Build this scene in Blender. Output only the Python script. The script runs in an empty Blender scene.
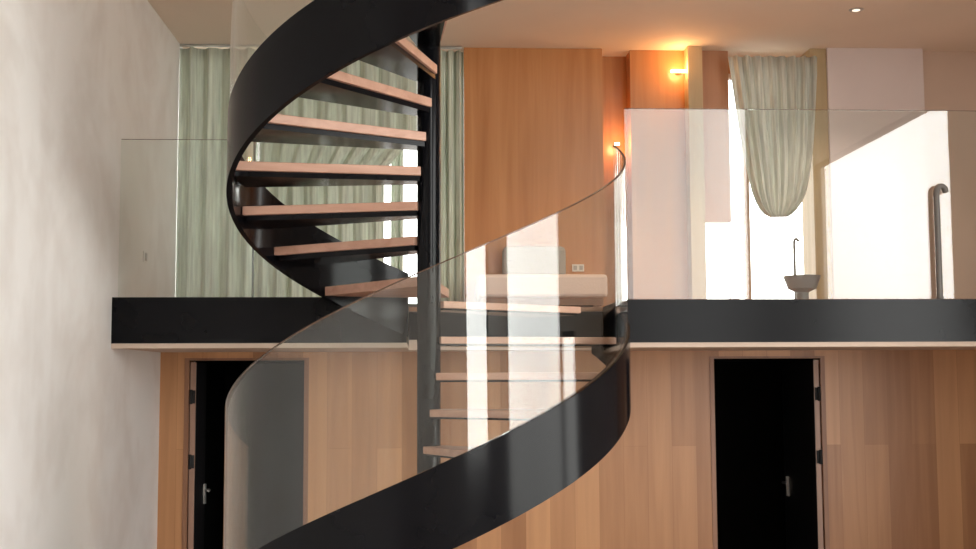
import bpy, bmesh, math, random
from mathutils import Vector, Matrix
random.seed(7)
SC = bpy.context.scene
COL = SC.collection
PI = math.pi

# ------------------------------------------------------------------ camera
F_PX = 1200.0
EYE = Vector((0, 0, 1.86))
yaw, pit, rol = math.radians(2.935), math.radians(4.893), math.radians(-0.249)
FW = Vector((math.sin(yaw) * math.cos(pit), math.cos(yaw) * math.cos(pit), math.sin(pit)))
_rt = Vector((math.cos(yaw), -math.sin(yaw), 0))
_up = _rt.cross(FW)
RT = _rt * math.cos(rol) + _up * math.sin(rol)
UP = -_rt * math.sin(rol) + _up * math.cos(rol)
cd = bpy.data.cameras.new('camera')
cd.sensor_width = 36.0
cd.lens = F_PX / 976.0 * 36.0
cd.clip_end = 200
cam = bpy.data.objects.new('camera', cd)
COL.objects.link(cam)
cam.matrix_world = Matrix(((RT.x, UP.x, -FW.x, EYE.x), (RT.y, UP.y, -FW.y, EYE.y),
                           (RT.z, UP.z, -FW.z, EYE.z), (0, 0, 0, 1)))
SC.camera = cam


def at(u, v, Y):
    """survey helper: the point of the plane y = Y seen at photo position (u, v)"""
    d = FW * F_PX + RT * (u - 488.0) - UP * (v - 274.5)
    return EYE + d * (Y / d.y)


# --------------------------------------------------------------- materials
def new_mat(name):
    m = bpy.data.materials.new(name)
    m.use_nodes = True
    nt = m.node_tree
    nt.nodes.clear()
    return m, nt, nt.nodes, nt.links


def principled(name, col, rough=.5, metal=0.0, noise=None, bump=None, coat=0.0, spec=.5):
    """noise=(scale, amount): slight mottling;  bump=(scale, strength)"""
    m, nt, N, L = new_mat(name)
    o = N.new('ShaderNodeOutputMaterial')
    b = N.new('ShaderNodeBsdfPrincipled')
    b.inputs['Roughness'].default_value = rough
    b.inputs['Metallic'].default_value = metal
    b.inputs['Specular IOR Level'].default_value = spec
    b.inputs['Coat Weight'].default_value = coat
    L.new(b.outputs[0], o.inputs[0])
    tc = N.new('ShaderNodeTexCoord')
    if noise:
        n = N.new('ShaderNodeTexNoise')
        n.inputs['Scale'].default_value = noise[0]
        n.inputs['Detail'].default_value = 5
        L.new(tc.outputs['Object'], n.inputs['Vector'])
        r = N.new('ShaderNodeValToRGB')
        a = noise[1]
        r.color_ramp.elements[0].position = .3
        r.color_ramp.elements[1].position = .7
        r.color_ramp.elements[0].color = (*[c * (1 - a) for c in col], 1)
        r.color_ramp.elements[1].color = (*[min(1, c * (1 + a * .6)) for c in col], 1)
        L.new(n.outputs['Fac'], r.inputs[0])
        L.new(r.outputs[0], b.inputs['Base Color'])
    else:
        b.inputs['Base Color'].default_value = (*col, 1)
    if bump:
        n2 = N.new('ShaderNodeTexNoise')
        n2.inputs['Scale'].default_value = bump[0]
        n2.inputs['Detail'].default_value = 4
        L.new(tc.outputs['Object'], n2.inputs['Vector'])
        bp = N.new('ShaderNodeBump')
        bp.inputs['Strength'].default_value = bump[1]
        bp.inputs['Distance'].default_value = .01
        L.new(n2.outputs['Fac'], bp.inputs['Height'])
        L.new(bp.outputs[0], b.inputs['Normal'])
    return m


def wood(name, dark, light, board=None, grain_axis='Z', rough=.45, length=1.3):
    """grain along an axis; board = board width in metres (vertical boards on a wall)"""
    m, nt, N, L = new_mat(name)
    o = N.new('ShaderNodeOutputMaterial')
    b = N.new('ShaderNodeBsdfPrincipled')
    b.inputs['Roughness'].default_value = rough
    L.new(b.outputs[0], o.inputs[0])
    tc = N.new('ShaderNodeTexCoord')
    mp = N.new('ShaderNodeMapping')
    s = {'X': (.7, 14, 14), 'Y': (14, .7, 14), 'Z': (14, 14, .7)}[grain_axis]
    mp.inputs['Scale'].default_value = s
    L.new(tc.outputs['Object'], mp.inputs['Vector'])
    n = N.new('ShaderNodeTexNoise')
    n.inputs['Scale'].default_value = 1.0
    n.inputs['Detail'].default_value = 6
    n.inputs['Distortion'].default_value = .6
    L.new(mp.outputs[0], n.inputs['Vector'])
    fac = n.outputs['Fac']
    if board:
        sx = N.new('ShaderNodeSeparateXYZ')
        L.new(tc.outputs['Object'], sx.inputs[0])
        cx = N.new('ShaderNodeCombineXYZ')
        L.new(sx.outputs['Z'], cx.inputs['X'])
        L.new(sx.outputs['X'], cx.inputs['Y'])
        br = N.new('ShaderNodeTexBrick')
        br.offset = .37
        br.inputs['Scale'].default_value = 1.0
        br.inputs['Brick Width'].default_value = length
        br.inputs['Row Height'].default_value = board
        br.inputs['Mortar Size'].default_value = .0012
        br.inputs['Color1'].default_value = (0, 0, 0, 1)
        br.inputs['Color2'].default_value = (1, 1, 1, 1)
        br.inputs['Mortar'].default_value = (-.25, -.25, -.25, 1)
        L.new(cx.outputs[0], br.inputs['Vector'])
        mx = N.new('ShaderNodeMix')
        mx.data_type = 'FLOAT'
        mx.inputs['Factor'].default_value = .5
        L.new(n.outputs['Fac'], mx.inputs['A'])
        L.new(br.outputs['Color'], mx.inputs['B'])
        fac = mx.outputs['Result']
    r = N.new('ShaderNodeValToRGB')
    r.color_ramp.elements[0].position = .22
    r.color_ramp.elements[1].position = .78
    r.color_ramp.elements[0].color = (*dark, 1)
    r.color_ramp.elements[1].color = (*light, 1)
    L.new(fac, r.inputs[0])
    L.new(r.outputs[0], b.inputs['Base Color'])
    return m


def thin_glass(name, tint, extra=0.0):
    """clear sheet: straight-through transmission plus Fresnel reflection on either face"""
    m, nt, N, L = new_mat(name)
    o = N.new('ShaderNodeOutputMaterial')
    t = N.new('ShaderNodeBsdfTransparent')
    t.inputs[0].default_value = (*tint, 1)
    g = N.new('ShaderNodeBsdfGlossy')
    g.inputs['Roughness'].default_value = .0
    g.inputs['Color'].default_value = (1, 1, 1, 1)
    lw = N.new('ShaderNodeLayerWeight')
    p = N.new('ShaderNodeMath'); p.operation = 'POWER'
    L.new(lw.outputs['Facing'], p.inputs[0])
    p.inputs[1].default_value = 5
    k = N.new('ShaderNodeMath'); k.operation = 'MULTIPLY_ADD'
    L.new(p.outputs[0], k.inputs[0])
    k.inputs[1].default_value = .95
    k.inputs[2].default_value = .043 + extra
    mx = N.new('ShaderNodeMixShader')
    L.new(k.outputs[0], mx.inputs[0])
    L.new(t.outputs[0], mx.inputs[1])
    L.new(g.outputs[0], mx.inputs[2])
    L.new(mx.outputs[0], o.inputs[0])
    return m


def cloth(name, col, trans=.4, clear=0.0):
    m, nt, N, L = new_mat(name)
    o = N.new('ShaderNodeOutputMaterial')
    d = N.new('ShaderNodeBsdfDiffuse')
    t = N.new('ShaderNodeBsdfTranslucent')
    n = N.new('ShaderNodeTexNoise')
    tc = N.new('ShaderNodeTexCoord')
    mp = N.new('ShaderNodeMapping')
    mp.inputs['Scale'].default_value = (9, 9, .5)
    L.new(tc.outputs['Object'], mp.inputs['Vector'])
    L.new(mp.outputs[0], n.inputs['Vector'])
    r = N.new('ShaderNodeValToRGB')
    r.color_ramp.elements[0].position = .3
    r.color_ramp.elements[1].position = .7
    r.color_ramp.elements[0].color = (*[c * .78 for c in col], 1)
    r.color_ramp.elements[1].color = (*[min(1, c * 1.1) for c in col], 1)
    L.new(n.outputs['Fac'], r.inputs[0])
    L.new(r.outputs[0], d.inputs[0])
    L.new(r.outputs[0], t.inputs[0])
    mx = N.new('ShaderNodeMixShader')
    mx.inputs[0].default_value = trans
    L.new(d.outputs[0], mx.inputs[1])
    L.new(t.outputs[0], mx.inputs[2])
    last = mx
    if clear:
        tr = N.new('ShaderNodeBsdfTransparent')
        m2 = N.new('ShaderNodeMixShader')
        m2.inputs[0].default_value = clear
        L.new(mx.outputs[0], m2.inputs[1])
        L.new(tr.outputs[0], m2.inputs[2])
        last = m2
    L.new(last.outputs[0], o.inputs[0])
    return m


def emit(name, col, s):
    m, nt, N, L = new_mat(name)
    o = N.new('ShaderNodeOutputMaterial')
    e = N.new('ShaderNodeEmission')
    e.inputs[0].default_value = (*col, 1)
    e.inputs[1].default_value = s
    L.new(e.outputs[0], o.inputs[0])
    return m


def plaster_mat():
    """trowelled plaster with broad cloudy stains"""
    m, nt, N, L = new_mat('trowelled_plaster')
    o = N.new('ShaderNodeOutputMaterial')
    b = N.new('ShaderNodeBsdfPrincipled')
    b.inputs['Roughness'].default_value = .75
    b.inputs['Specular IOR Level'].default_value = .25
    L.new(b.outputs[0], o.inputs[0])
    tc = N.new('ShaderNodeTexCoord')
    n1 = N.new('ShaderNodeTexNoise')
    n1.inputs['Scale'].default_value = .9
    n1.inputs['Detail'].default_value = 3
    n1.inputs['Distortion'].default_value = 1.2
    n2 = N.new('ShaderNodeTexNoise')
    n2.inputs['Scale'].default_value = 5
    n2.inputs['Detail'].default_value = 6
    L.new(tc.outputs['Object'], n1.inputs['Vector'])
    L.new(tc.outputs['Object'], n2.inputs['Vector'])
    mx = N.new('ShaderNodeMix'); mx.data_type = 'FLOAT'
    mx.inputs['Factor'].default_value = .25
    L.new(n1.outputs['Fac'], mx.inputs['A'])
    L.new(n2.outputs['Fac'], mx.inputs['B'])
    r = N.new('ShaderNodeValToRGB')
    r.color_ramp.elements[0].position = .40
    r.color_ramp.elements[1].position = .56
    r.color_ramp.elements[0].color = (.76, .73, .71, 1)
    r.color_ramp.elements[1].color = (.84, .825, .815, 1)
    L.new(mx.outputs['Result'], r.inputs[0])
    L.new(r.outputs[0], b.inputs['Base Color'])
    return m


M = dict(
    plaster=plaster_mat(),
    ceiling=principled('warm_white_ceiling_paint', (.84, .715, .60), .8, noise=(.8, .06)),
    white=principled('white_wall_paint', (.80, .77, .75), .7, noise=(1.0, .04)),
    pink=principled('blush_white_paint', (.80, .70, .68), .6, noise=(1.5, .04)),
    tan=principled('tan_wall_paint', (.66, .50, .40), .7, noise=(1.2, .06)),
    lip=principled('pale_plaster_edge', (.62, .48, .39), .7, noise=(3, .05)),
    floor=wood('floor_boards', (.28, .23, .19), (.38, .32, .27), rough=.35, grain_axis='Y'),
    wall_wood=wood('oak_wall_boards', (.34, .15, .062), (.60, .31, .145), board=.19, rough=.38, length=2.1),
    orange=wood('orange_veneer', (.42, .17, .06), (.56, .26, .10), rough=.25),
    rust=wood('reddish_veneer', (.40, .17, .08), (.52, .25, .13), rough=.4),
    post=wood('tan_post_wood', (.44, .32, .17), (.58, .44, .26), rough=.5),
    tread=wood('tread_oak', (.50, .26, .18), (.70, .42, .31), grain_axis='X', rough=.4),
    jamb=wood('dark_jamb_wood', (.22, .10, .055), (.36, .18, .10), rough=.45),
    edge=wood('door_edge_wood', (.30, .17, .12), (.45, .28, .21), rough=.45),
    black=principled('black_lacquered_steel', (.004, .004, .0055), .15, noise=(2.5, .3), spec=.15),
    fascia=principled('black_steel_fascia_paint', (.004, .004, .0055), .2, noise=(2, .3), spec=.13),
    door=principled('black_door_paint', (.008, .007, .008), .45),
    dark=principled('unlit_room_and_hinge_black', (.008, .008, .009), .8),  # darkness of the unlit rooms put into the colour; hinges share it
    steel=principled('brushed_steel', (.55, .54, .52), .3, 1.0),
    grey_metal=principled('dull_grey_metal', (.17, .155, .145), .5, .2),
    glass=thin_glass('clear_glass', (.955, .975, .962)),
    glass_edge=principled('polished_glass_edge', (.10, .055, .035), .15),
    pane=thin_glass('window_glass', (.97, .98, .97)),
    frame=principled('dark_window_frame_paint', (.05, .05, .05), .5),
    sheer=cloth('grey_green_sheer', (.66, .71, .61), .14),
    tied=cloth('pale_linen', (.78, .79, .72), .2),
    grey_cloth=principled('grey_woven_cloth', (.36, .34, .32), .9, bump=(60, .3)),
    pale_cloth=principled('pale_blush_cloth', (.74, .60, .55), .9, bump=(60, .2)),
    socket=principled('grey_plastic', (.38, .36, .34), .4),
    basin=principled('grey_stone_ware', (.24, .24, .24), .4),
    lamp=emit('warm_lamp_glow', (1.0, .62, .28), 25),
    lamp_small=emit('warm_spot_glow', (1.0, .72, .40), 10),
    lamp_lens=emit('dim_lamp_lens_glow', (1.0, .85, .68), 1.6),
    lamp_shell=principled('brass_lamp_shell', (.60, .38, .16), .3, .8),
)


# ----------------------------------------------------------------- builders
def link(name, bm, mat, parent=None, smooth=False, bevel=0):
    me = bpy.data.meshes.new(name)
    bmesh.ops.recalc_face_normals(bm, faces=bm.faces)
    bm.to_mesh(me)
    bm.free()
    me.materials.append(mat)
    if smooth:
        for p in me.polygons:
            p.use_smooth = True
        try:
            me.set_sharp_from_angle(angle=math.radians(40))
        except Exception:
            pass
    o = bpy.data.objects.new(name, me)
    COL.objects.link(o)
    if parent:
        o.parent = parent
        o.matrix_parent_inverse = Matrix.Translation(-parent.location) if parent.type == 'EMPTY' else Matrix()
    if bevel:
        b = o.modifiers.new('bevel', 'BEVEL')
        b.width = bevel
        b.segments = 2
        b.limit_method = 'ANGLE'
    return o


def box(bm, x0, x1, y0, y1, z0, z1):
    v = [bm.verts.new((x, y, z)) for z in (z0, z1) for (x, y) in ((x0, y0), (x1, y0), (x1, y1), (x0, y1))]
    for f in ((0, 1, 2, 3), (4, 5, 6, 7), (0, 1, 5, 4), (1, 2, 6, 5), (2, 3, 7, 6), (3, 0, 4, 7)):
        bm.faces.new([v[i] for i in f])


def boxes(*bs):
    bm = bmesh.new()
    for b in bs:
        box(bm, *b)
    return bm


def tube(bm, pts, r, n=12, cap=True):
    pts = [Vector(p) for p in pts]
    rings = []
    ref = None
    for i, p in enumerate(pts):
        a = pts[max(0, i - 1)]
        b = pts[min(len(pts) - 1, i + 1)]
        t = (b - a).normalized()
        if ref is None:
            ref = Vector((0, 1, 0)) if abs(t.y) < .9 else Vector((1, 0, 0))
        s = (ref - t * ref.dot(t)).normalized()
        ref = s
        w = t.cross(s)
        rr = r[i] if isinstance(r, (list, tuple)) else r
        rings.append([bm.verts.new(p + (s * math.cos(2 * PI * k / n) + w * math.sin(2 * PI * k / n)) * rr) for k in range(n)])
    for i in range(len(rings) - 1):
        for k in range(n):
            bm.faces.new((rings[i][k], rings[i][(k + 1) % n], rings[i + 1][(k + 1) % n], rings[i + 1][k]))
    if cap:
        bm.faces.new(rings[0])
        bm.faces.new(rings[-1][::-1])


def lathe(bm, prof, cx, cy, n=28):
    rings = [[bm.verts.new((cx + r * math.cos(2 * PI * k / n), cy + r * math.sin(2 * PI * k / n), z)) for k in range(n)] for r, z in prof]
    for i in range(len(rings) - 1):
        for k in range(n):
            bm.faces.new((rings[i][k], rings[i][(k + 1) % n], rings[i + 1][(k + 1) % n], rings[i + 1][k]))
    bm.faces.new(rings[0])
    bm.faces.new(rings[-1])


def empty(name, loc, label=None, cat=None, group=None, kind=None):
    o = bpy.data.objects.new(name, None)
    COL.objects.link(o)
    o.location = loc
    o.empty_display_size = .1
    tag(o, label, cat, group, kind)
    return o


def tag(o, label=None, cat=None, group=None, kind=None):
    for k, v in (('label', label), ('category', cat), ('group', group), ('kind', kind)):
        if v:
            o[k] = v
    return o


def struct(name, bm, mat, parent=None, label=None, cat=None, bevel=0):
    o = link(name, bm, mat, parent, bevel=bevel)
    if parent is None:
        tag(o, label, cat, kind='structure')
    return o


# ---------------------------------------------------------------- dimensions
XL, XR = -2.03, 5.0            # left and right walls
YF, YB = -1.8, 10.5            # wall behind the camera, rear of the house
D = 7.85                       # front edge of the mezzanine
DW = 9.3                       # oak wall under the mezzanine
ZM = 2.373                     # mezzanine floor
ZC = 4.605                     # ceiling
PX, PY, R = 0.012, 6.70, 1.114  # stair axis and radius

# --------------------------------------------------------------- room shell
struct('floor', boxes((XL - .2, XR + .2, YF - .2, 12.6, -.12, 0)), M['floor'], label='wooden floor of the tall room below the stair', cat='floor')
ZH, YH = 6.6, 8.0               # tall room: its ceiling, and where the low ceiling over the mezzanine starts
struct('ceiling', boxes((XL - .2, XR + .2, YH, YB + .2, ZC, ZC + .15), (XL - .2, XR + .2, YF - .2, YB + .2, ZH, ZH + .1)), M['ceiling'],
       label='warm white flat ceiling over the mezzanine', cat='ceiling')
struct('wall_back_top', boxes((XL - .2, .2, YH, YH + .15, ZC + .15, ZH), (1.35, XR + .2, YH, YH + .15, ZC + .15, ZH), (.2, 1.35, YH, YH + .15, ZC + 2.3 - .45, ZH),
                              (-.2, 1.9, YB - .1, YB, ZC + .15, ZH), (-.3, -.2, YH + .15, YB, ZC + .15, ZH), (1.9, 2.0, YH + .15, YB, ZC + .15, ZH)), M['white'],
       label='white wall above the low ceiling where the stair arrives', cat='wall')
struct('wall_left', boxes((XL - .2, XL, YF - .2, YB + .2, 0, ZH)), M['plaster'], label='cloudy pale plaster wall on the left', cat='wall')
# right wall with its tall window
RW = (.60, 4.75, .25, 4.60)    # y0, y1, z0, z1
RD = (4.87, 5.7, .02, 2.25)    # lower glazed opening beside it
struct('wall_right', boxes((XR, XR + .2, YF - .2, RW[0], 0, ZH), (XR, XR + .2, RD[1], YB + .2, 0, ZH), (XR, XR + .2, RW[1], RD[0], 0, ZH),
                           (XR, XR + .2, RW[0], RW[1], 0, RW[2]), (XR, XR + .2, RW[0], RW[1], RW[3], ZH),
                           (XR, XR + .2, RD[0], RD[1], 0, RD[2]), (XR, XR + .2, RD[0], RD[1], RD[3], ZH)), M['white'],
       label='white wall on the right holding the tall window', cat='wall')
# front wall (behind the camera) with a window
FWIN = (2.9, 4.9, .9, 6.3)
struct('wall_front', boxes((XL - .2, FWIN[0], YF - .2, YF, 0, ZH), (FWIN[1], XR + .2, YF - .2, YF, 0, ZH),
                           (FWIN[0], FWIN[1], YF - .2, YF, 0, FWIN[2]), (FWIN[0], FWIN[1], YF - .2, YF, FWIN[3], ZH)), M['white'],
       label='white wall facing the stair and mezzanine', cat='wall')


def window(name, axis, c, a0, a1, z0, z1, nm, label, fw=.05, mat='frame', bars_h=()):
    """axis 'x': pane in plane x=c spanning y a0..a1; axis 'y': pane in plane y=c"""
    root = empty(name, ((c, (a0 + a1) / 2, z0) if axis == 'x' else ((a0 + a1) / 2, c, z0)), label, 'window', kind='structure')
    bm = bmesh.new()

    def b(p0, p1, q0, q1, t=.035):
        if axis == 'x':
            box(bm, c - t, c + t, p0, p1, q0, q1)
        else:
            box(bm, p0, p1, c - t, c + t, q0, q1)
    b(a0, a0 + fw, z0, z1); b(a1 - fw, a1, z0, z1)
    b(a0 + fw, a1 - fw, z0, z0 + fw); b(a0 + fw, a1 - fw, z1 - fw, z1)
    for k in range(1, nm):
        x = a0 + (a1 - a0) * k / nm
        b(x - fw / 2, x + fw / 2, z0 + fw, z1 - fw)
    for h in bars_h:
        b(a0 + fw, a1 - fw, h - fw / 2, h + fw / 2, .03)
    link('window_frame', bm, M[mat], root)
    bm = bmesh.new()
    if axis == 'x':
        vs = [(c, a0 + .02, z0 + .02), (c, a1 - .02, z0 + .02), (c, a1 - .02, z1 - .02), (c, a0 + .02, z1 - .02)]
    else:
        vs = [(a0 + .02, c, z0 + .02), (a1 - .02, c, z0 + .02), (a1 - .02, c, z1 - .02), (a0 + .02, c, z1 - .02)]
    bm.faces.new([bm.verts.new(v) for v in vs])
    link('window_pane', bm, M['pane'], root)
    return root


window('window_1', 'x', XR + .1, RW[0], RW[1], RW[2], RW[3], 1, 'tall daylight window in the right wall')
window('window_5', 'x', XR + .1, *RD, 1, 'lower glazed opening in the right wall')
window('window_2', 'y', YF - .1, *FWIN, 1, 'wide daylight window in the wall facing the stair')

# mezzanine slab with a notch behind the stair
NX0, NX1, NY = -.13, 1.30, 8.80
zs0, zs1 = 2.060, ZM
sl = boxes((XL, NX0, D + .04, YB, zs0, zs1 - .03), (NX1, XR, D + .04, YB, zs0, zs1 - .03), (NX0, NX1, NY + .04, YB, zs0, zs1 - .03))
struct('floor_mezzanine_slab', sl, M['lip'], label='pale plastered slab under the mezzanine floor', cat='floor')
struct('floor_mezzanine', boxes((XL, NX0, D + .04, YB, zs1 - .03, zs1), (NX1, XR, D + .04, YB, zs1 - .03, zs1), (NX0, NX1, NY - .005, YB, zs1 - .03, zs1)),
       M['jamb'], label='wooden boards of the mezzanine floor', cat='floor')
zt = at(112, 297.3, D).z
zb = at(112, 343.5, D).z
zt2 = at(800, 299.3, D).z
zb2 = at(800, 342.0, D).z
struct('trim_1', boxes((XL, NX0, D, D + .04, zb, zt)), M['fascia'], label='black steel edge beam of the left mezzanine, beside the plaster wall', cat='trim')
struct('trim_2', boxes((NX1 - .04, XR, D, D + .04, zb2, zt2)), M['fascia'], label='black steel edge beam under the right glass railing', cat='trim')
struct('trim_3', boxes((NX0, NX1, NY, NY + .04, at(520, 339.5, NY).z, ZM - .035), (NX0 - .04, NX0, D + .04, NY + .04, zb, ZM), (NX1, NX1 + .04, D + .04, NY + .04, zb2, ZM)),
       M['fascia'], label='black steel edge beam set back behind the stair pole', cat='trim')
struct('trim_4', boxes((XL, NX0, D + .005, D + .04, zb - .032, zb), (NX1, XR, D + .005, D + .04, zb2 - .032, zb2), (NX0, NX1, NY + .005, NY + .04, 2.09, at(520, 339.5, NY).z)),
       M['lip'], label='thin pale plaster lip below the black edge beams', cat='trim')

# oak wall under the mezzanine with two openings
zd = at(250, 358, DW).z
lx0, lx1 = at(184, 420, DW).x, at(308.5, 420, DW).x
rx0, rx1 = at(710.5, 420, DW).x, at(826, 420, DW).x
struct('wall_back', boxes((XL, lx0, DW, DW + .14, 0, zs0), (lx1, rx0, DW, DW + .14, 0, zs0), (rx1, XR, DW, DW + .14, 0, zs0),
                          (lx0, lx1, DW, DW + .14, zd, zs0), (rx0, rx1, DW, DW + .14, zd, zs0)), M['wall_wood'],
       label='oak boarded wall under the mezzanine', cat='wall')
# rooms behind the openings, their lack of light painted in as black
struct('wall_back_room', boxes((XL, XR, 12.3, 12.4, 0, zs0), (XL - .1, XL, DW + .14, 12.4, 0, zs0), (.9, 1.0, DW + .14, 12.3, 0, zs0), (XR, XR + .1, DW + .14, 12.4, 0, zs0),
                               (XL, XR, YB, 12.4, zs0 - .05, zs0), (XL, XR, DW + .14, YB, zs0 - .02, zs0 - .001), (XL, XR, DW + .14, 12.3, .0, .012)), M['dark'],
       label='unlit rooms behind the two doorways, their darkness painted black', cat='wall')


def doorway(name, x0, x1, hinge, ang, label, hx, hv):
    root = empty(name, ((x0 + x1) / 2, DW, 0), label, 'door', kind='structure')
    jw = .035
    jb = boxes((x0, x0 + jw, DW - .006, DW + .16, 0, zd), (x1 - jw, x1, DW - .006, DW + .16, 0, zd), (x0 + jw, x1 - jw, DW - .006, DW + .16, zd - jw * .5, zd))
    link('door_frame', jb, M['jamb'], root)
    W, T = (x1 - x0) - 2 * jw - .05, .045
    sgn = 1 if hinge == 'left' else -1
    xh = x0 + jw + .004 if hinge == 'left' else x1 - jw - .004
    rot = Matrix.Translation((xh, DW + .02, 0)) @ Matrix.Rotation(math.radians(ang) * sgn, 4, 'Z')

    def place(bm):
        bmesh.ops.transform(bm, matrix=rot, verts=bm.verts)
        return bm
    b = boxes((0, sgn * W, -T, 0, .01, zd - .03))
    leaf = link('door_leaf', place(b), M['door'], root)
    link('door_edge', place(boxes((-sgn * .003, 0, -T + .002, -.002, .01, zd - .03))), M['edge'], leaf)
    for zh in (.25, at(186, 462, DW).z, at(186, 397, DW).z):
        bm = bmesh.new()
        tube(bm, [(-sgn * .010, -.006, zh - .055), (-sgn * .010, -.006, zh + .055)], .013, 10)
        box(bm, -sgn * .006, -sgn * .003, -T + .006, 0, zh - .05, zh + .05)
        link('hinge', place(bm), M['dark'], root)
    # lever handle on the face turned towards the opening
    zz = at(hx, hv, DW + .75).z
    bm = bmesh.new()
    u = sgn * (W - .10)
    tube(bm, [(u, -T, zz), (u, -T - .05, zz)], .012, 10)
    tube(bm, [(u, -T - .05, zz), (u - sgn * .11, -T - .05, zz)], .009, 10)
    tube(bm, [(u, -T - .006, zz - .11), (u, -T - .006, zz + .05)], .018, 10)
    link('handle', place(bm), M['steel'], root)


doorway('door_1', lx0, lx1, 'left', 95, 'open black door at the left end of the oak wall', 201, 490)
doorway('door_2', rx0, rx1, 'right', 89, 'open black door at the right side of the oak wall', 785, 482)

# ---------------------------------------------------------- mezzanine back
wx1 = .30
YW = 10.06
struct('wall_back_upper', boxes((1.40, 1.75, YW, YW + .2, ZM, ZC), (XL, wx1 + .1, YW, YW + .2, 4.52, ZC), (XL, wx1 + .1, YW, YW + .2, ZM, 2.42),
                                (3.3, XR, YW, YW + .2, ZM, ZC), (2.1, 3.3, YW, YW + .2, 4.48, ZC), (2.1, 3.3, YW, YW + .2, ZM, 2.42)), M['orange'],
       label='orange veneered wall at the back of the mezzanine', cat='wall')
window('window_3', 'y', YW + .1, XL, wx1 + .02, 2.42, 4.52, 4, 'tall window behind the sheer curtains on the mezzanine', fw=.06)
window('window_4', 'y', YW + .1, 2.22, 3.3, 2.42, 4.48, 2, 'bright window below the gathered curtain on the mezzanine', fw=.04, mat='lip')
struct('wall_center', boxes((wx1 + .01, at(604, 200, 9.82).x, 9.82, YW + .2, ZM, ZC - .0)), M['orange'],
       label='glossy orange veneered panel beside the stair pole', cat='wall')
struct('trim_5', boxes((at(632, 200, 9.85).x, at(691, 200, 9.85).x, 9.85, YW + .2, ZM, ZC)), M['orange'],
       label='orange panel left of the lamp lit post', cat='trim')
struct('trim_6', boxes((at(690.5, 200, 9.7).x, at(705, 200, 9.7).x, 9.7, 9.85, ZM, ZC)), M['post'],
       label='slim lamp lit wooden post behind the right glass railing', cat='trim')
struct('trim_7', boxes((at(705, 200, 9.85).x, at(731, 200, 9.85).x, 9.85, 9.95, at(715, 222, 9.85).z, ZC)), M['rust'],
       label='reddish brown panel left of the gathered curtain', cat='trim')
struct('trim_8', boxes((at(814, 200, 9.75).x, at(831.5, 200, 9.75).x, 9.75, YW, ZM, ZC)), M['post'],
       label='tan wooden post right of the gathered curtain', cat='trim')
struct('wall_partition', boxes((at(831.5, 200, 9.72).x, at(928, 200, 9.72).x, 9.72, YW, ZM, ZC)), M['pink'],
       label='blush white partition right of the tan post', cat='wall')
struct('wall_back_right', boxes((at(928, 200, 9.8).x, XR, 9.8, YW, ZM, ZC)), M['tan'],
       label='tan wall at the right end of the mezzanine', cat='wall')


# ------------------------------------------------------------------- stair
def pol(a, r, z):
    return (PX - r * math.cos(a), PY - r * math.sin(a), z)


def zlow(a):
    return 1.783 + .48 * (a + PI)


def zup(a):
    return 2.796 + .464 * a


stair = empty('spiral_staircase', (PX, PY, 0), 'black spiral staircase with oak treads and curved glass around a black pole', 'staircase')


def band(name, a0, a1, f0, f1, r0, r1, mat, n=90, parent=None):
    bm = bmesh.new()
    prev = None
    first = None
    for i in range(n + 1):
        a = a0 + (a1 - a0) * i / n
        z0, z1 = f0(a), f1(a)
        z0 = max(0.002, z0)
        z1 = max(z0 + .004, z1)
        q = [bm.verts.new(pol(a, r, z)) for r, z in ((r0, z0), (r1, z0), (r1, z1), (r0, z1))]
        if prev:
            for k in range(4):
                bm.faces.new((prev[k], prev[(k + 1) % 4], q[(k + 1) % 4], q[k]))
        else:
            bm.faces.new(q)
        prev = q
    bm.faces.new(prev[::-1])
    return link(name, bm, mat, parent or stair, smooth=True)


bm = bmesh.new()
lathe(bm, [(.11, 0), (.11, .015), (.066, .02), (.066, 5.6)], PX, PY, 32)
link('center_pole', bm, M['black'], stair, smooth=True)
HB = .41
band('stringer', -6.9, -3.08, zlow, lambda a: zlow(a) + HB, R - .03, R, M['black'], 110)
band('stringer_end', -3.08, -2.69, zlow, lambda a: max(zlow(a) + .02, min(zlow(a) + HB, 2.045)), R - .03, R, M['black'], 16)
band('stringer', -1.45, 4.05, zup, lambda a: zup(a) + HB, R - .03, R, M['black'], 140)

GH = .928
gl = band('glass_panel', -6.6, -2.97, lambda a: (zlow(a) + HB + .001) if a < -3.08 else 2.08,
          lambda a: zlow(a) + HB + GH, R - .021, R - .009, M['glass'], 110)
band('glass_edge', -6.6, -2.97, lambda a: zlow(a) + HB + GH + .0005, lambda a: zlow(a) + HB + GH + .006, R - .021, R - .009, M['glass_edge'], 110, gl)
gu = band('glass_panel', -1.0, 2.6, lambda a: zup(a) + HB + .001, lambda a: min(zup(a) + HB + GH, 4.57), R - .021, R - .009, M['glass'], 110)


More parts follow.
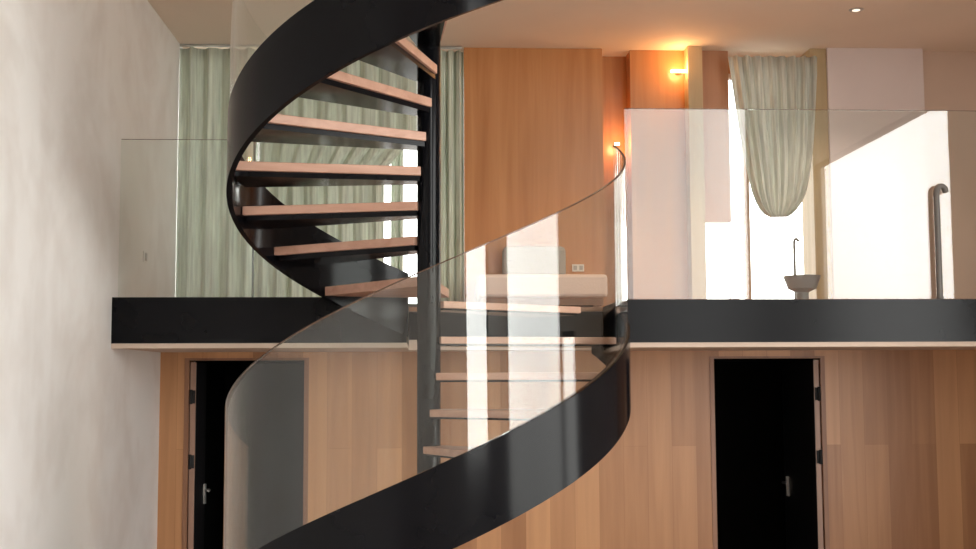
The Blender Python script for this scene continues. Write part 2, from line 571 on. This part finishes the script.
def tread(ac, z, hin=.075, hout=.225, th=.05, name='tread', plate=.029):
    """a tapered plank from the pole to the stringer; ac = centre angle"""
    bm = bmesh.new()
    er = Vector((-math.cos(ac), -math.sin(ac), 0))
    et = Vector((math.sin(ac), -math.cos(ac), 0))
    c = Vector((PX, PY, 0))
    ro = R - .034
    pts = [(.045, -hin), (.045, hin)]
    for i in range(7):
        t = hout - 2 * hout * i / 6
        pts.append((math.sqrt(ro * ro - t * t), t))
    top, bot = [], []
    for r, t in pts:
        p = c + er * r + et * t
        top.append(bm.verts.new((p.x, p.y, z)))
        bot.append(bm.verts.new((p.x, p.y, z - th)))
    n = len(pts)
    bm.faces.new(top)
    bm.faces.new(bot[::-1])
    for i in range(n):
        bm.faces.new((top[i], bot[i], bot[(i + 1) % n], top[(i + 1) % n]))
    t = link(name, bm, M['tread'], stair, bevel=.004)
    bm = bmesh.new()  # added dark plate: the shade below the tread built as a part
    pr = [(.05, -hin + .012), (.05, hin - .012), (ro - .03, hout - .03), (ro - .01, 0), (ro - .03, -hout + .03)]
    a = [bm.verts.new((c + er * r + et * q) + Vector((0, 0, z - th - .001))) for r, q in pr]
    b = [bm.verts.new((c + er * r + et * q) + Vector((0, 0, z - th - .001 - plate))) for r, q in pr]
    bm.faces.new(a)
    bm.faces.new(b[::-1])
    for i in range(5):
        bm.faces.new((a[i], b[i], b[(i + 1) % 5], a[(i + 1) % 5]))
    tag(link('tread_underside_shade', bm, M['black'], t), 'added black plate standing in for the shade under the tread')
    return t


edge = math.asin(.20 / 1.08)
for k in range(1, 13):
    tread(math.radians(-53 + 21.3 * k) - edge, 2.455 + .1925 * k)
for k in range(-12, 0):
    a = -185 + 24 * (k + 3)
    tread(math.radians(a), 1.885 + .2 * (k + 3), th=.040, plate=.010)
# landing: a wedge that meets the left mezzanine edge
bm = bmesh.new()
A0, A1 = math.radians(-97), math.radians(-53)
ring = [(.05, A0), (.05, A1)] + [(R - .034, A1 + (A0 - A1) * i / 12) for i in range(13)]
top = [bm.verts.new(pol(a, r, 2.43)) for r, a in ring]
bot = [bm.verts.new(pol(a, r, 2.375)) for r, a in ring]
bm.faces.new(top)
bm.faces.new(bot[::-1])
for i in range(len(ring)):
    j = (i + 1) % len(ring)
    bm.faces.new((top[i], bot[i], bot[j], top[j]))
link('landing', bm, M['tread'], stair)

# --------------------------------------------------------- glass balustrades
def balustrade(x0, x1, ztop, label, n, zbot=None):
    root = empty('glass_balustrade', ((x0 + x1) / 2, D + .02, ZM), label, 'glass railing')
    w = (x1 - x0) / n
    for i in range(n):
        g = link('glass_panel', boxes((x0 + w * i + .004, x0 + w * (i + 1) - .004, D + .085, D + .097, ZM + .002, ztop)), M['glass'], root)
        link('glass_edge', boxes((x0 + w * i + .004, x0 + w * (i + 1) - .004, D + .085, D + .097, ztop + .0005, ztop + .003)), M['glass_edge'], g)
    for i in range(n):
        for t in (.2, .8):
            xx = x0 + w * (i + t)
            link('clamp', boxes((xx - .03, xx + .03, D + .075, D + .107, ZM + .001, ZM + .012)), M['steel'], root)
    return root


balustrade(XL + .012, -.95, at(150, 137, D).z, 'glass railing between the left plaster wall and the stair', 1)
balustrade(NX1 + .03, XR - .02, at(800, 107, D).z, 'taller glass railing right of the stair', 1)


# ------------------------------------------------------------------ curtains
def curtain(name, y, rows, folds, amp, mat, label, group=None, ph=0.0, n=120):
    """rows: list of (z, xleft, xright) from top to bottom"""
    bm = bmesh.new()
    grid = []
    for j, (z, a, b) in enumerate(rows):
        line = []
        for i in range(n + 1):
            t = i / n
            wv = math.sin(2 * PI * folds * t + ph + .5 * math.sin(7 * t)) + .35 * math.sin(2 * PI * folds * 2.3 * t + 1 + ph)
            line.append(bm.verts.new((a + (b - a) * t, y + amp * wv * (.8 + .2 * math.sin(j * .7 + 9 * t)), z)))
        grid.append(line)
    for j in range(len(rows) - 1):
        for i in range(n):
            bm.faces.new((grid[j][i], grid[j][i + 1], grid[j + 1][i + 1], grid[j + 1][i]))
    o = link(name, bm, mat, smooth=True)
    s = o.modifiers.new('thickness', 'SOLIDIFY')
    s.thickness = .002
    tag(o, label, 'curtain', group)
    return o


YC = 9.78
zc0, zc1 = ZC - .04, ZM + .015


def rows_straight(x0, x1, m=14, sway=0.0):
    out = []
    for j in range(m):
        t = j / (m - 1)
        out.append((zc0 + (zc1 - zc0) * t, x0 + sway * math.sin(PI * t), x1 + sway * math.sin(PI * t)))
    return out


curtain('sheer_curtain', YC, rows_straight(XL + .004, -1.42), 4, .035, M['sheer'], 'sheer grey-green curtain next to the left plaster wall')
curtain('sheer_curtain', YC - .01, [(z, a, at(417 - 33 * min(1, max(0, (3.85 - z) / .3)), 200, YC).x) for z, a, b in rows_straight(-1.40, -.42, 30)], 8, .03, M['sheer'], 'sheer grey-green curtain seen between the stair treads', ph=1.3)
curtain('sheer_curtain', YC + .12, rows_straight(at(391, 200, YC + .12).x, at(403, 200, YC + .12).x), 2, .02, M['sheer'], 'narrow sheer curtain strip against the bright window left of the stair pole', ph=.4, n=40)
curtain('sheer_curtain', YC + .01, rows_straight(.02, .306), 4, .035, M['sheer'], 'sheer grey-green curtain right of the stair pole', ph=2.1)
bm = bmesh.new()
tube(bm, [(XL + .005, YC + .0, ZC - .016), (.29, YC, ZC - .016)], .011, 10)
tag(link('curtain_rail', bm, M['steel']), 'thin metal rail carrying the sheer curtains', 'curtain rail')

prof = [(56, 728, 817), (75, 731, 817), (95, 734, 816), (115, 737, 815), (135, 740, 814), (150, 743, 813), (165, 746, 811), (180, 749, 809), (192, 752, 806), (202, 756, 802), (209, 760, 797), (214, 765, 792), (217, 771, 787)]
rows = [(at(u0, v, 9.68).z, at(u0, v, 9.68).x, at(u1, v, 9.68).x) for v, u0, u1 in prof]
curtain('gathered_curtain', 9.68, rows, 8, .03, M['tied'], 'pale linen curtain gathered up to a point in front of the bright window')

# ------------------------------------------------------------ furniture etc.
# bench with a grey cushion against the orange panel
bx0, bx1 = .40, 1.40
bench = empty('upholstered_bench', ((bx0 + bx1) / 2, 9.5, ZM), 'low pale upholstered bench in front of the orange panel', 'bench')
zbt = at(530, 274, 9.2).z
link('seat', boxes((bx0, bx1, 9.2, 9.80, ZM + .1, zbt)), M['pale_cloth'], bench, bevel=.025)
link('base', boxes((bx0 + .03, bx1 - .03, 9.24, 9.78, ZM + .04, ZM + .1)), M['jamb'], bench)
for sx in (bx0 + .08, bx1 - .08):
    for sy in (9.3, 9.72):
        link('leg', boxes((sx - .025, sx + .025, sy - .025, sy + .025, ZM, ZM + .04)), M['jamb'], bench)
c0, c1 = at(503, 260, 9.6).x, at(566, 260, 9.6).x
tag(link('cushion', boxes((c0, c1, 9.58, 9.74, zbt + .002, at(530, 246, 9.6).z)), M['grey_cloth'], bevel=.04), 'long grey cushion standing on the pale bench', 'cushion')


def socket(y, u, v, label, axis='y', loc=None):
    p = loc or at(u, v, y)
    if axis == 'y':
        root = empty('wall_socket', (p.x, y, p.z), label, 'socket')
        link('plate', boxes((p.x - .05, p.x + .05, y - .008, y, p.z - .03, p.z + .03)), M['white'], root, bevel=.003)
        for s in (-1, 1):
            link('outlet', boxes((p.x + s * .024 - .015, p.x + s * .024 + .015, y - .011, y - .0085, p.z - .018, p.z + .018)), M['socket'], root)
    else:
        root = empty('wall_socket', (XL, p.y, p.z), label, 'socket')
        link('plate', boxes((XL, XL + .008, p.y - .05, p.y + .05, p.z - .04, p.z + .04)), M['white'], root, bevel=.003)
        link('outlet', boxes((XL + .0085, XL + .012, p.y - .028, p.y + .028, p.z - .028, p.z + .028)), M['socket'], root)


socket(9.82, 578, 268, 'small twin wall socket on the orange panel beside the grey cushion')
dy = 8.72
socket(0, 0, 0, 'small wall socket on the left plaster wall behind the glass railing', 'x', Vector((XL, dy, at(148, 257, dy).z)))


def hooked_post(u, v, y, r, side, label, group=None):
    p = at(u, v, y)
    h = r * 3.2
    root = empty('hooked_post', (p.x, y, ZM), label, 'post')
    bm = bmesh.new()
    pts = [(p.x, y, ZM + .01), (p.x, y, p.z - h)]
    for i in range(1, 9):
        t = PI * i / 8 * .95
        pts.append((p.x + side * (h / 2) * (1 - math.cos(t)), y, p.z - h + h * .8 * math.sin(t)))
    tube(bm, pts, r, 14)
    link('bent_tube', bm, M['grey_metal'], root, smooth=True)
    bm = bmesh.new()
    lathe(bm, [(r * 1.2, ZM), (r * 1.2, ZM + .012), (r * 1.05, ZM + .018)], p.x, y, 20)
    link('base_flange', bm, M['grey_metal'], root, smooth=True)


hooked_post(936, 184, D + .042, .021, 1, 'thick grey metal post with hooked top on the right edge beam')
hooked_post(794, 238, 9.6, .011, 1, 'thin grey metal post with hooked top before the bright window')
# grey basin on a pedestal beside the thin post
p = at(802, 285, 9.3)
bs = empty('pedestal_basin', (p.x, 9.3, ZM), 'small grey basin beside the thin hooked post', 'basin')
bm = bmesh.new()
zt_ = at(802, 276, 9.3).z
lathe(bm, [(.05, zt_ - .13), (.11, zt_ - .10), (.14, zt_ - .02), (.145, zt_), (.13, zt_), (.10, zt_ - .07), (.03, zt_ - .09)], p.x, 9.3, 30)
link('bowl', bm, M['basin'], bs, smooth=True)
bm = bmesh.new()
lathe(bm, [(.09, ZM), (.085, ZM + .02), (.05, ZM + .05), (.05, zt_ - .13)], p.x, 9.3, 24)
link('pedestal', bm, M['basin'], bs, smooth=True)


# --------------------------------------------------------------------- lamps
def point(name, loc, watts, col, r=.05, parent=None):
    l = bpy.data.lights.new(name, 'POINT')
    l.energy = watts
    l.color = col
    l.shadow_soft_size = r
    o = bpy.data.objects.new(name, l)
    COL.objects.link(o)
    o.location = loc
    return o


# glowing wall lamp next to the slim post
pl = at(684, 70, 9.75)
wl = empty('wall_lamp', (pl.x, 9.85, pl.z), 'glowing horizontal wall lamp beside the slim wooden post', 'lamp')
bm = bmesh.new()
tube(bm, [(pl.x - .10, 9.79, pl.z), (pl.x + .045, 9.79, pl.z)], .013, 12)
link('lamp_tube', bm, M['lamp'], wl, smooth=True)
link('wall_bracket', boxes((pl.x - .05, pl.x + .0, 9.803, 9.85, pl.z - .01, pl.z + .01)), M['lamp_shell'], wl)
point('wall_lamp_light', (pl.x - .03, 9.72, pl.z + .02), 5, (1, .50, .18), .06)

pn = at(617, 144, 9.98)
nl = empty('niche_lamp', (pn.x, YW, pn.z), 'tiny glowing lamp in the narrow recess right of the orange panel', 'lamp')
bm = bmesh.new()
tube(bm, [(pn.x - .02, 9.98, pn.z), (pn.x + .02, 9.98, pn.z)], .013, 12)
link('lamp_tube', bm, M['lamp_small'], nl, smooth=True)
link('wall_bracket', boxes((pn.x - .012, pn.x + .012, 9.985, YW + .004, pn.z - .012, pn.z + .012)), M['lamp_shell'], nl)
point('niche_lamp_light', (pn.x, 9.88, pn.z), 4, (1, .55, .22), .04)


def downlight(x, y, label, watts, col=(1, .62, .33), group='recessed ceiling spots'):
    root = empty('ceiling_spot', (x, y, ZC), label, 'lamp', None)
    bm = bmesh.new()
    lathe(bm, [(.05, ZC - .004), (.055, ZC - .001), (.055, ZC)], x, y, 24)
    link('trim_ring', bm, M['steel'], root, smooth=True)
    bm = bmesh.new()
    lathe(bm, [(.03, ZC - .0065), (.03, ZC - .0045)], x, y, 20)
    link('lamp_lens', bm, M['lamp_lens'], root)
    if watts:
        l = bpy.data.lights.new('ceiling_spot_light', 'SPOT')
        l.energy = watts
        l.color = col
        l.spot_size = math.radians(120)
        l.spot_blend = .6
        l.shadow_soft_size = .05
        o = bpy.data.objects.new('ceiling_spot_light', l)
        COL.objects.link(o)
        o.location = (x, y, ZC - .02)


p = at(856, 4, 8.68)
downlight(p.x, 8.68, 'small recessed ceiling spot above the blush partition', 80, (1, .80, .68))
downlight(.9, 8.22, 'added unseen ceiling spot above the pale bench', 60)  # this spot and the next are added out of view to warm the mezzanine
downlight(2.0, 8.22, 'added unseen ceiling spot in front of the slim wooden post', 50)

# ----------------------------------------------------------------- daylight
w = bpy.data.worlds.new('overcast_sky')
SC.world = w
w.use_nodes = True
N, L = w.node_tree.nodes, w.node_tree.links
N.clear()
wo = N.new('ShaderNodeOutputWorld')
bg = N.new('ShaderNodeBackground')
tc = N.new('ShaderNodeTexCoord')
sx = N.new('ShaderNodeSeparateXYZ')
L.new(tc.outputs['Generated'], sx.inputs[0])
rp = N.new('ShaderNodeValToRGB')
e = rp.color_ramp.elements
e[0].position = .0
e[0].color = (.30, .30, .27, 1)
e[1].position = 1.0
e[1].color = (.95, .97, 1.0, 1)
for pos, c in ((.38, (.38, .38, .35, 1)), (.45, (.85, .84, .80, 1)), (.52, (1.0, .985, .96, 1))):
    x = e.new(pos)
    x.color = c
mr = N.new('ShaderNodeMapRange')
mr.inputs['From Min'].default_value = -1
L.new(sx.outputs['Z'], mr.inputs['Value'])
L.new(mr.outputs[0], rp.inputs[0])
L.new(rp.outputs[0], bg.inputs[0])
az = N.new('ShaderNodeMapRange')
az.inputs['From Min'].default_value = .20
az.inputs['From Max'].default_value = .36
az.inputs['To Min'].default_value = 5.0
az.inputs['To Max'].default_value = 12.5
L.new(sx.outputs['X'], az.inputs['Value'])
az2 = N.new('ShaderNodeMapRange')
az2.inputs['From Min'].default_value = .55
az2.inputs['From Max'].default_value = .85
az2.inputs['To Min'].default_value = 1.0
az2.inputs['To Max'].default_value = .75
L.new(sx.outputs['X'], az2.inputs['Value'])
mm = N.new('ShaderNodeMath')
mm.operation = 'MULTIPLY'
L.new(az.outputs[0], mm.inputs[0])
L.new(az2.outputs[0], mm.inputs[1])
L.new(mm.outputs[0], bg.inputs[1])
L.new(bg.outputs[0], wo.inputs[0])


def portal(loc, rot, sx_, sy_):
    l = bpy.data.lights.new('window_portal', 'AREA')
    l.shape = 'RECTANGLE'
    l.size, l.size_y = sx_, sy_
    l.cycles.is_portal = True
    o = bpy.data.objects.new('window_portal', l)
    COL.objects.link(o)
    o.location = loc
    o.rotation_euler = rot


portal((XR + .16, (RW[0] + RW[1]) / 2, (RW[2] + RW[3]) / 2), (PI / 2, 0, PI / 2), RW[1] - RW[0], RW[3] - RW[2])
portal((XR + .16, (RD[0] + RD[1]) / 2, (RD[2] + RD[3]) / 2), (PI / 2, 0, PI / 2), RD[1] - RD[0], RD[3] - RD[2])
portal(((FWIN[0] + FWIN[1]) / 2, YF - .16, (FWIN[2] + FWIN[3]) / 2), (PI / 2, 0, PI), FWIN[1] - FWIN[0], FWIN[3] - FWIN[2])
portal(((XL + wx1) / 2, YW + .16, 3.47), (PI / 2, 0, 0), wx1 - XL, 2.1)
portal((2.76, YW + .16, 3.45), (PI / 2, 0, 0), 1.08, 2.06)

# --------------------------------------------------------------- view, light paths
SC.view_settings.view_transform = 'Standard'
SC.view_settings.look = 'None'
SC.view_settings.gamma = 1
SC.view_settings.use_curve_mapping = False
SC.view_settings.exposure = -0.12
SC.cycles.use_denoising = True
SC.cycles.max_bounces = 10
SC.cycles.diffuse_bounces = 6
SC.cycles.transparent_max_bounces = 24
SC.cycles.caustics_reflective = False
SC.cycles.caustics_refractive = False
SC.cycles.sample_clamp_indirect = 12
